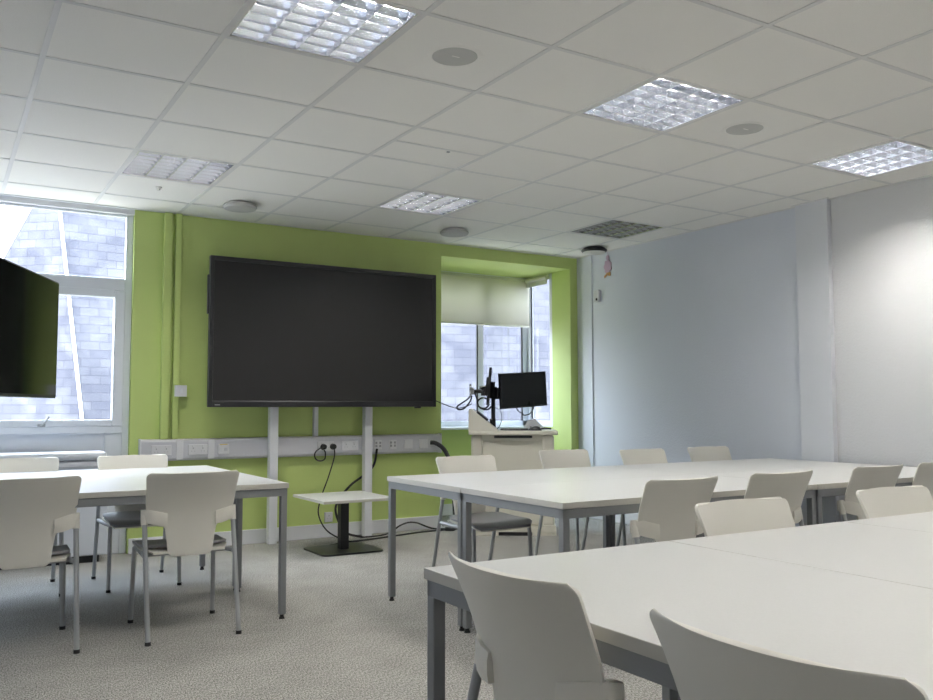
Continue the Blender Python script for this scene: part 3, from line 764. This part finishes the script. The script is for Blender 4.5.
bm = B(); bmesh.ops.create_uvsphere(bm, u_segments=20, v_segments=12, radius=1)
for v in bm.verts: v.co = Vector((v.co.x*.036, v.co.y*.062, max(0, v.co.z)*.036*(1-.25*v.co.y)))
link('shell', bm, 'blackplastic', t, True)
link('scroll_wheel', cyl(B(), (0, .035, .029), .008, .006, 14, 'X'), 'greyplastic', t, True)
bm = B()
vs = [(-.10, 0, 0), (.08, .02, 0), (.09, .06, .0), (-.0, .03, .10), (-.06, .03, .085), (.0, .07, .095), (-.11, .08, 0), (.10, .10, 0)]
f = [bm.verts.new(v) for v in vs]
bm.faces.new((f[0], f[1], f[3], f[4])); bm.faces.new((f[6], f[7], f[3], f[4]))
o = tag(link('folded_paper', bm, 'paper', None, False, LP(.20, .06, DZ)), 'white folded sheet standing like a tent behind the mouse', 'paper'); o.rotation_euler = (0, 0, LR)
s = o.modifiers.new('s', 'SOLIDIFY'); s.thickness = .0015
bm = B(); box(bm, -.10, .10, -.07, .07, 0, .008, .001)
o = tag(link('paper_pad', bm, 'paper', None, False, LP(-.015, .06, DZ)), 'flat white paper pad on the lectern behind the keyboard', 'paper'); o.rotation_euler = (0, 0, LR+.2)
bm = B(); tube(bm, [(-.06, 0, .02), (0, .0, .026), (.07, .01, .022)], .008, 8)
o = tag(link('presentation_remote', bm, 'blackplastic', None, True, LP(.285, .0, DZ-.011)), 'slim black remote lying behind the mouse at the lectern edge', 'remote')

# ------------------------------------------------------------------ heater under the window
t = thing('storage_heater', 'low white enamelled heater cabinet under the left window', 'heater', (0, 6.52, 0))
bm = B()
box(bm, -.75, 1.04, .02, .22, .05, .70, .010)
link('body', bm, 'heater', t)
bm = B(); box(bm, -.77, 1.02, .0, .23, .715, .765, .02); link('top_cover', bm, 'heater', t)
bm = B(); box(bm, .52, 1.03, .01, .2, .66, .692, .004); link('outlet_grille', bm, 'trunk', t)
link('plinth', box(B(), -.74, .99, .05, .20, 0, .052), 'blackplastic', t)

# ------------------------------------------------------------------ wall display at the left edge
T = thing('wall_television', 'dark flat television cut by the left picture edge, turned towards the room', 'television', (.335, 5.05, 1.47))
ang = math.atan2(.92, .391)          # its width runs along this heading
T.rotation_euler = (0, 0, ang)
W, H = 1.23, .685
# local x = along the width, local -y = viewing side
link('case', box(B(), -W/2, W/2, -.012, .04, -H/2, H/2, .006), 'blackplastic', T)
link('screen', box(B(), -W/2+.012, W/2-.010, -.0145, -.0115, -H/2+.018, H/2-.010), 'gloss_screen', T)
link('rear_housing', box(B(), -.42, .42, .04, .075, -.25, .12, .01), 'blackplastic', T)
bm = B(); tube(bm, [(0, .07, 0), (-.30, .30, 0), (-.62, .28, 0)], .022, 10, False); box(bm, -.1, .1, .07, .09, -.1, .1, .003)
a = link('mount_arm', bm, 'blackplastic', T)

# ------------------------------------------------------------------ right wall fittings
tag(link('wall_conduit', box(B(), RX-.012, RX, 6.56, 6.59, .11, ZC-.006, .003), 'bluewhite'), 'thin pale conduit down the right wall beside the green corner', 'conduit')
t = thing('motion_sensor', 'small white motion sensor on the right wall near the far corner', 'sensor', (RX, 6.47, 2.145))
link('case', box(B(), -.035, 0, -.035, .035, -.058, .058, .006), 'socket', t)
link('lens', box(B(), -.040, -.034, -.024, -.002, -.045, -.022, .002), 'blackplastic', t)
t = thing('hanging_ornament', 'small pink and orange card cut-out hanging high on the right wall', 'ornament', (RX-.008, 6.32, 2.385))
bm = B(); pts = []
for k in range(28):
    a = k*2*PI/28; r = 1+.13*math.cos(7*a); pts.append((.052*r*math.cos(a), .065*r*math.sin(a)+.03))
prism(bm, pts, -.003, .003, 'X'); prism(bm, [(.02*math.cos(k*PI/6), .115+.025*math.sin(k*PI/6)) for k in range(12)], -.0032, .0032, 'X')
link('card_body', bm, 'pink', t)
bm = B(); prism(bm, [(-.035, -.028), (-.035, -.062), (-.012, -.062), (.0, -.045), (.02, -.058), (.048, -.075), (.052, -.058), (.02, -.035), (.01, -.028)], -.004, .004, 'X')
link('card_feet', bm, 'orange', t)
link('string', tube(B(), [(0, 0, .135), (0, 0, .20)], .0015, 6, False), 'pink', t)
